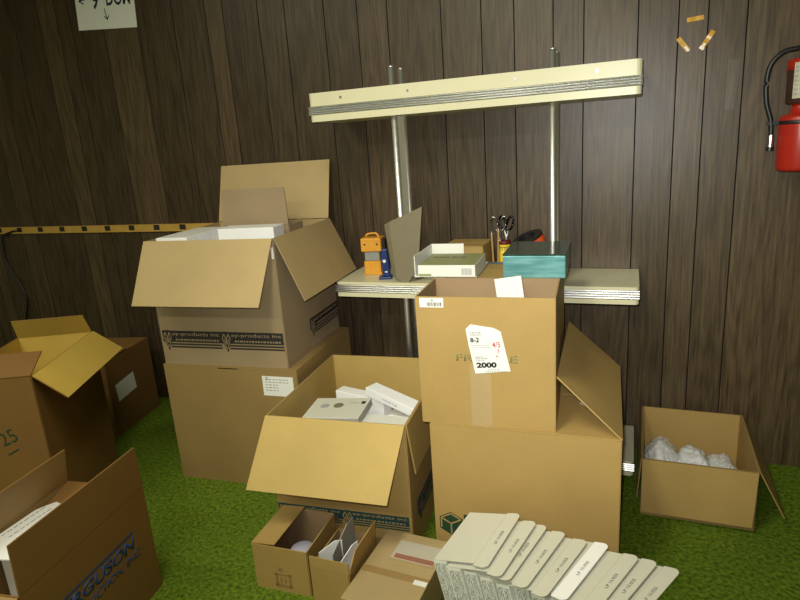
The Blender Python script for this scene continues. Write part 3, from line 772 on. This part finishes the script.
def blue_ruler():
    bm = bmesh.new(); box(bm, -.075, .085, -.008, .008, 0, .003); o = finish('ruler', bm, NAVY); o.location = (-.50, 2.425, zM+.0003); o.rotation_euler = (0, 0, R(2))
    o.data.materials.clear(); o.data.materials.append(plain('blue_strip', (.02, .09, .16), .4))
    tag(o, 'thin blue ruler lying between the olive-topped box and teal box', 'ruler')
# (placed in the gap between the two thin boxes)

# ------------------------------------------------------------------ lower shelf items
ZS = .9155
def shelf_items():
    # kraft carton
    c = Carton('cardboard_box', 'small brown carton on the shelf behind the olive-topped box', -.80, 2.60, 0, .19, .20, .150, ZS, K_YEL, K_YEL, t=.004)
    c.flap('f', .098, 0, .002, .002); c.flap('k', .098, 0, .002, .002)
    # lantern
    root = empty('lantern', (-1.192, 2.70, ZS), R(8), 'yellow lantern with grey window at the left end of the shelf', 'lantern')
    bm = bmesh.new(); box(bm, -.042, .042, -.035, .035, 0, .070); box(bm, -.046, -.036, -.038, .038, 0, .012); box(bm, .036, .046, -.038, .038, 0, .012); bevel(bm, .002, 1); finish('base', bm, YELLOW, root)
    bm = bmesh.new(); box(bm, -.038, .038, -.031, .031, .070, .118); bevel(bm, .003, 1); finish('window', bm, GREYP, root)
    bm = bmesh.new(); box(bm, -.052, .052, -.042, .042, .118, .186); bevel(bm, .006, 2); top = finish('cap', bm, YELLOW, root)
    for x in (-.035, .028):
        bm = bmesh.new(); box(bm, x, x+.008, -.0428, -.0424, .150, .160); finish('cap_slot', bm, INK, top)
    bm = bmesh.new(); path_tube(bm, bez([(-.03, 0, .184), (-.025, 0, .20), (.02, 0, .203), (.034, 0, .184)], 8), .005); finish('handle', bm, YELLOW, root, True)
    bm = bmesh.new(); box(bm, .0525, .068, -.02, .02, .06, .178); bevel(bm, .003, 1); finish('clip', bm, BLACK, root)
    # navy stapler on end
    root = empty('stapler', (-1.088, 2.60, ZS), R(15), 'navy blue stapler standing on end beside the yellow lantern', 'stapler')
    bm = bmesh.new(); box(bm, -.036, .028, -.028, .028, 0, .012); bevel(bm, .004, 2); finish('foot', bm, NAVY, root)
    bm = bmesh.new(); quad_prism(bm, [Vector((-.016, -.016, .012)), Vector((.020, -.016, .012)), Vector((.012, -.016, .145)), Vector((-.018, -.016, .145))], Vector((0, .032, 0))); bevel(bm, .004, 2); finish('arm', bm, NAVY, root)
    bm = bmesh.new(); tube(bm, (-.004, -.019, .088), (-.004, -.0165, .088), .008); finish('rivet', bm, WHITE, root)
    bm = bmesh.new(); box(bm, -.004, .008, -.0172, -.0165, .032, .038); finish('printed_mark', bm, WHITE, root)
    # taupe board leaning on the front pole
    root = empty('board_sheet', (-.965, 2.527, ZS), 0, 'grey-brown board standing tilted on the shelf, leaning on the chrome pole', 'board', rot=(R(-.6), 0, 0))
    ox, oz = -.95, ZS
    q = [(-.995, .934), (-.962, .9165), (-.935, .9165), (-.905, .958), (-.880, 1.014), (-.850, 1.263), (-1.010, 1.199), (-1.012, 1.18)]
    bm = bmesh.new(); quad_prism(bm, [Vector((x-ox, 0, z-oz)) for x, z in q], Vector((0, .005, 0))); finish('panel', bm, TAUPE, root)
    bm = bmesh.new(); quad_prism(bm, [Vector((-1.0125-ox, .0, 1.199-oz)), Vector((-.997-ox, .0, .934-oz)), Vector((-1.018-ox, .016, .944-oz)), Vector((-1.044-ox, .016, 1.183-oz))], Vector((0, .004, 0))); finish('fold', bm, TAUPE, root)
    # cup with scissors, pencil
    root = empty('cup', (-.540, 2.735, ZS), 0, 'yellow cup with black lettering behind the teal box', 'cup')
    bm = bmesh.new(); lathe(bm, [(.026, 0), (.028, .004), (.030, .150), (.027, .150), (.025, .006)], 28)
    cup = finish('cup_body', bm, YELCUP, root, True)
    bm = bmesh.new(); lathe(bm, [(.0306, .142), (.0306, .158), (.0262, .158), (.0262, .142)], 28); finish('rim_band', bm, plain('maroon', (.12, .01, .015), .5), root, True)
    bm = bmesh.new()
    for k in range(5):
        a = R(-130+k*17); M = frame((.0306*math.cos(a), .0306*math.sin(a), .115), (-math.sin(a), math.cos(a), 0), y=(0, 0, 1))
        b2 = [(.0, .0, .002, .018), (.0, .014, .006, .018)]
        for (xa, ya, xb, yb) in b2: quad_prism(bm, [M @ Vector((xa, ya, 0)), M @ Vector((xb, ya, 0)), M @ Vector((xb, yb, 0)), M @ Vector((xa, yb, 0))], M.to_3x3() @ Vector((0, 0, .0006)))
    finish('printed_mark', bm, INK, cup)
    def ring(bm, c, rx, rz, r, tilt=0):
        pts = [Vector(c)+Matrix.Rotation(R(tilt), 3, 'Y') @ Vector((rx*math.cos(2*math.pi*k/24), 0, rz*math.sin(2*math.pi*k/24))) for k in range(25)]
        path_tube(bm, pts, r, 8)
    def scissors(x, y, rz, mat, label, z=.0):
        root = empty('scissors', (x, y, ZS+.006+z), R(rz), label, 'scissors', 'scissors in the yellow cup')
        for s in (-1, 1):
            bm = bmesh.new(); quad_prism(bm, [Vector((-.005*s, s*.0008, 0)), Vector((.002*s, s*.0008, .0)), Vector((.006*s, s*.0008, .16)), Vector((-.006*s, s*.0008, .16))], Vector((0, s*.0018, 0)))
            path_tube(bm, [(0, s*.0016, .155), (s*.006, s*.0016, .18), (s*.010, s*.0016, .20)], .004, 8)
            finish('blade', bm, STEEL, root)
            bm = bmesh.new(); ring(bm, (s*.019, s*.0016, .232), .014, .032, .0045, s*14); finish('handle', bm, mat, root, True)
        bm = bmesh.new(); tube(bm, (0, -.004, .165), (0, .004, .165), .004); finish('pivot', bm, STEEL, root)
    scissors(-.562, 2.728, 10, plain('dark_chrome', (.22, .22, .21), .2, 1.0), 'chrome-handled scissors leaning left in the yellow cup')
    scissors(-.530, 2.742, -20, plain('black_chrome', (.06, .06, .07), .15, 1.0), 'dark-handled scissors on the right in the yellow cup')
    for i, (x, tilt, lab) in enumerate(((-.584, -2, 'wooden pencil at the far left of the yellow cup'), (-.566, 2, 'wooden stick just left of the yellow cup lettering'))):
        root = empty('pencil', (x, 2.70, ZS+.0005), 0, lab, 'pencil', 'pencils by the yellow cup', rot=(0, R(tilt), 0))
        bm = bmesh.new(); tube(bm, (0, 0, 0), (0, 0, .19+.015*i), .0042, 6); finish('shaft', bm, WOOD, root)
        bm = bmesh.new(); tube(bm, (0, 0, .1905+.015*i), (0, 0, .205+.015*i), .0042, 6, .001); finish('tip', bm, plain('tan_tip_%d' % i, (.6, .45, .25), .6), root)
    # black roll with red side, propped on edge
    root = empty('tape_roll', (-.425, 2.725, ZS+.155), 0, 'black tape roll with red-orange side lying tilted behind the teal box', 'tape roll', rot=(R(12), R(-20), 0))
    bm = bmesh.new(); n = 40
    prof = [(.040, -.024), (.070, -.024), (.070, .024), (.040, .024)]
    rings = [[bm.verts.new((r*math.cos(2*math.pi*i/n), r*math.sin(2*math.pi*i/n), z)) for i in range(n)] for r, z in prof]
    for a, b in zip(rings, rings[1:]+rings[:1]):
        for i in range(n): bm.faces.new((a[i], a[(i+1) % n], b[(i+1) % n], b[i]))
    bmesh.ops.recalc_face_normals(bm, faces=list(bm.faces)); finish('roll', bm, BLACK, root, False)
    bm = bmesh.new()
    ra, rb = .0704, .071
    for k in range(16):
        a0, a1 = R(-85+k*6), R(-85+(k+1)*6)
        quad_prism(bm, [Vector((ra*math.cos(a0), ra*math.sin(a0), -.020)), Vector((ra*math.cos(a1), ra*math.sin(a1), -.020)), Vector((ra*math.cos(a1), ra*math.sin(a1), .012)), Vector((ra*math.cos(a0), ra*math.sin(a0), .012))], Vector((math.cos(a0), math.sin(a0), 0))*.0006)
    finish('side_label', bm, ORANGE, root)
    # carton that the roll rests on
    c = Carton('cardboard_box', 'small plain carton on the shelf under the tape roll, behind the teal box', -.49, 2.64, 0, .14, .19, .095, ZS, K_TAN, K_TAN, t=.004)
    c.flap('f', .094, 0, .002, .002); c.flap('k', .094, 0, .002, .002)
shelf_items()
blue_ruler()

# ------------------------------------------------------------------ things on the wall
def on_wall(x, z, eps=.0005, rot=0): return frame((x, WY-eps, z), (1, 0, 0), y=(0, 0, 1)) @ Matrix.Rotation(R(rot), 4, 'Z')
def wall_things():
    # marked yellow strip
    root = empty('marked_strip', (-3.1, WY, 1.145), 0, 'long yellow strip with black squares fixed along the left wall', 'strip')
    P = Matrix.Translation((3.1, -WY, -1.145))
    bm = bmesh.new(); box(bm, -4.9, -2.0, WY-.012, WY-.0006, 1.121, 1.165); bm.transform(P); strip = finish('rail', bm, YELPAINT, root)
    x = -2.488
    while x > -4.9:
        bm = bmesh.new(); box(bm, x-.022, x+.022, WY-.0135, WY-.0121, 1.131, 1.162); bm.transform(P); finish('black_square', bm, INK, root); x -= .1965
    # cord hanging from it
    bm = bmesh.new()
    pts = bez([(-3.86, WY-.018, 1.145), (-3.94, WY-.02, 1.135), (-4.03, WY-.022, 1.10), (-4.06, WY-.012, 1.0), (-4.05, WY-.012, .88), (-3.98, WY-.012, .76), (-3.95, WY-.012, .66), (-4.0, WY-.014, .52), (-4.06, WY-.014, .40), (-4.08, WY-.016, .2), (-4.1, WY-.02, .006)], 8)
    path_tube(bm, pts, .0055, 8)
    o = finish('cord', bm, BLACK, None, True); tag(o, 'black cord hanging down the wall from the yellow marked strip', 'cord')
    # paper sign
    root = empty('paper_sign', (-2.785, WY-.004, 2.43), 0, 'white paper sign with handwritten arrows high on the left wall', 'sign', rot=(0, R(4.5), 0))
    bm = bmesh.new(); box(bm, -.213, .213, -.0012, .0012, -.152, .16); finish('sheet', bm, PAPER, root)
    F = lambda x, z: frame((x, -.0016, z), (1, 0, 0), y=(0, 0, 1))
    def stroke(bm, a, b, w=.006):
        p = Vector((*a, 0)); q = Vector((*b, 0)); n = Vector((-(q-p).y, (q-p).x, 0)).normalized()*w/2; quad_prism(bm, [p-n, q-n, q+n, p+n], Vector((0, 0, .0004)))
    bm = bmesh.new()
    for a, b in (((-.185, .0), (-.105, .012)), ((-.185, .0), (-.155, .018)), ((-.185, .0), (-.15, -.016))): stroke(bm, a, b)
    bm.transform(F(0, 0)); finish('arrow', bm, NAVYINK, root)
    bm = bmesh.new()
    for a, b in (((-.005, -.045), (.008, -.104)), ((.008, -.104), (-.012, -.085)), ((.008, -.104), (.022, -.082))): stroke(bm, a, b, .005)
    bm.transform(F(0, 0)); finish('arrow', bm, NAVYINK, root)
    text_mesh('9', F(-.09, -.048), NAVYINK, root, 'handwriting', height=.10, width=.048, bold=.02)
    text_mesh('DOM', F(.015, -.034), NAVYINK, root, 'handwriting', height=.08, width=.17, bold=.02)
    # tape strips
    g = 'yellow tape strips on the right wall'
    def tape(x, z, L, w, rot, label, shine=None):
        root = empty('tape_strip', (x, WY-.0006, z), 0, label, 'tape', g, rot=(0, R(-rot), 0))
        bm = bmesh.new(); box(bm, -L/2, L/2, -.0008, 0, -w/2, w/2); bmesh.ops.subdivide_edges(bm, edges=[e for e in bm.edges if abs(e.verts[0].co.x-e.verts[1].co.x) > L*.9], cuts=6)
        for v in bm.verts: v.co.y -= .002*abs(math.sin(v.co.x*70))*(1 if v.co.y < -.0004 else 1)
        finish('tape', bm, YELTAPE, root)
        if shine: 
            bm = bmesh.new(); box(bm, shine*L*.5-.012, shine*L*.5+.012, -.0042, -.0036, -w*.22, w*.22); finish('painted_glint', bm, BRIGHT, root)  # white patch painted in as the flash glint on the tape
    def wpt(px): return px
    tape(.226, 1.945, .062, .017, 4, 'yellow tape strip at the top of the three')
    tape(.186, 1.853, .066, .018, -52, 'yellow tape strip slanting down at the lower left of the three', .7)
    tape(.273, 1.860, .078, .018, 57, 'yellow tape strip slanting up at the lower right of the three', -.65)
    # clear tape remains
    root = empty('clear_tape_strip', (.372, WY-.0006, 1.68), 0, 'crinkled clear tape strip stuck on the wall left of the fire extinguisher', 'tape', rot=(0, R(1.5), 0))
    bm = bmesh.new(); nx, nz = 8, 40; vs = {}
    for i in range(nx+1):
        for k in range(nz+1):
            p = Vector((-.020+.040*i/nx, 0, -.095+.19*k/nz)); vs[i, k] = bm.verts.new(p+Vector((0, -.002-.007*abs(noise.noise(p*75)), 0)))
    for i in range(nx):
        for k in range(nz): bm.faces.new((vs[i, k], vs[i+1, k], vs[i+1, k+1], vs[i, k+1]))
    o = finish('film', bm, MATS['clear_film'], root, False)
wall_things()
def extinguisher():
    X, Y = .611, 2.787
    root = empty('fire_extinguisher', (X, Y, 1.335), 0, 'red fire extinguisher with black hose hanging at the right edge of the wall', 'fire extinguisher')
    P = Matrix.Translation((-X, -Y, -1.335))
    bm = bmesh.new(); lathe(bm, [(.066, 1.335), (.073, 1.340), (.076, 1.350), (.078, 1.520), (.077, 1.535), (.073, 1.543), (.045, 1.551), (.040, 1.58), (.040, 1.592)], 40, P @ Matrix.Translation((X, Y, 0)))
    body = finish('cylinder', bm, RED, root, True)
    bm = bmesh.new(); lathe(bm, [(.0782, 1.512), (.0792, 1.514), (.0792, 1.524), (.0772, 1.527)], 40, P @ Matrix.Translation((X, Y, 0))); finish('strap', bm, BLACK, root, True)
    # slim upper cylinder with instruction label
    bm = bmesh.new(); lathe(bm, [(.054, 1.585), (.062, 1.59), (.065, 1.738), (.062, 1.746), (.026, 1.750), (.022, 1.776)], 36, P @ Matrix.Translation((X, Y, 0))); up = finish('valve_housing', bm, plain('dark_brown_paint', (.06, .028, .018), .4), root, True)
    bm = bmesh.new(); lathe(bm, [(.0654, 1.708), (.0660, 1.738), (.0630, 1.7475), (.030, 1.7515)], 36, P @ Matrix.Translation((X, Y, 0))); finish('red_collar', bm, RED, root, True)
    bm = bmesh.new()
    for k in range(14):
        a0, a1 = R(-138+k*5.5), R(-138+(k+1)*5.5); r = .0662
        quad_prism(bm, [Vector((X+r*math.cos(a0), Y+r*math.sin(a0), 1.605)), Vector((X+r*math.cos(a1), Y+r*math.sin(a1), 1.605)), Vector((X+r*math.cos(a1), Y+r*math.sin(a1), 1.733)), Vector((X+r*math.cos(a0), Y+r*math.sin(a0), 1.733))], Vector((math.cos(a0), math.sin(a0), 0))*.0006)
    bm.transform(P); lb = finish('instruction_label', bm, plain('aged_label', (.52, .50, .36), .5, var=.25, scale=70), root); lb['label'] = 'pale paper instruction label'
    bm = bmesh.new()
    for k in range(7):
        for j in range(4):
            a0 = R(-134+j*16); a1 = a0+R(10); r = .0672; z = 1.618+k*.016
            quad_prism(bm, [Vector((X+r*math.cos(a0), Y+r*math.sin(a0), z)), Vector((X+r*math.cos(a1), Y+r*math.sin(a1), z)), Vector((X+r*math.cos(a1), Y+r*math.sin(a1), z+.006)), Vector((X+r*math.cos(a0), Y+r*math.sin(a0), z+.006))], Vector((math.cos(a0), math.sin(a0), 0))*.0004)
    bm.transform(P); finish('small_print', bm, GREYINK, lb)
    bm = bmesh.new(); box(bm, X-.03, X+.10, Y-.012, Y+.012, 1.776, 1.797); bevel(bm, .003, 1); bm.transform(P); finish('valve', bm, STEEL, root)
    bm = bmesh.new(); box(bm, X-.02, X+.12, Y-.01, Y+.01, 1.807, 1.817); box(bm, X-.02, X-.005, Y-.008, Y+.008, 1.797, 1.807); bevel(bm, .002, 1); bm.transform(P); finish('handle', bm, BLACK, root)
    bm = bmesh.new(); path_tube(bm, bez([(X-.03, Y, 1.787), (X-.080, Y, 1.778), (X-.118, Y, 1.740), (X-.130, Y, 1.68), (X-.125, Y, 1.60), (X-.105, Y, 1.53), (X-.100, Y, 1.475)], 10), .0095, 12); bm.transform(P); finish('hose', bm, BLACK, root, True)
    bm = bmesh.new(); tube(bm, (X-.100, Y, 1.475), (X-.100, Y, 1.43), .012); bm.transform(P); finish('nozzle', bm, STEEL, root)
    bm = bmesh.new(); tube(bm, (X-.100, Y, 1.43), (X-.100, Y, 1.415), .014); bm.transform(P); finish('nozzle_tip', bm, BLACK, root)
    bm = bmesh.new(); box(bm, X-.118, X-.072, Y-.008, Y+.008, 1.512, 1.526); bm.transform(P); finish('hose_clip', bm, BLACK, root)
    bm = bmesh.new(); box(bm, X-.025, X+.025, Y+.073, WY-.0005, 1.40, 1.75); bm.transform(P); finish('wall_bracket', bm, STEEL, root)
extinguisher()

# ------------------------------------------------------------------ light
def light(kind, name, loc, energy, col=(1, 1, 1), target=None, **kw):
    l = bpy.data.lights.new(name, kind); l.energy = energy; l.color = col
    for k, v in kw.items(): setattr(l, k, v)
    o = bpy.data.objects.new(name, l); COL.objects.link(o); o.location = loc
    if target: o.rotation_euler = (Vector(target)-Vector(loc)).to_track_quat('-Z', 'Y').to_euler()
    return o
# camera flash just above the lens, and fluorescent tubes overhead, one of them added behind the camera
light('SPOT', 'camera_flash', (-.03, .0, 1.61), 165, (1.0, .99, .92), (-.45, 2.5, 1.25), spot_size=R(84), spot_blend=1.0, shadow_soft_size=.018)
light('AREA', 'ceiling_tube', (-.8, .55, 2.97), 40, (1.0, .98, .76), (-.7, .551, 0), shape='RECTANGLE', size=1.3, size_y=.35)
light('AREA', 'ceiling_tube', (-1.2, -1.4, 2.97), 60, (1.0, .98, .76), (-1.2, -1.399, 0), shape='RECTANGLE', size=2.2, size_y=.35)  # added unseen lamp: brightens the front wall that the poles reflect
light('AREA', 'ceiling_tube', (-2.7, .55, 2.97), 24, (1.0, .98, .76), (-2.7, .551, 0), shape='RECTANGLE', size=1.3, size_y=.35)
w = bpy.data.worlds.new('room_ambience'); SC.world = w; w.use_nodes = True
bg = w.node_tree.nodes['Background']; bg.inputs['Color'].default_value = (.55, .56, .50, 1); bg.inputs['Strength'].default_value = .10
vs = SC.view_settings
vs.view_transform = 'Standard'; vs.look = 'None'; vs.gamma = 1; vs.use_curve_mapping = False; vs.exposure = 0.0
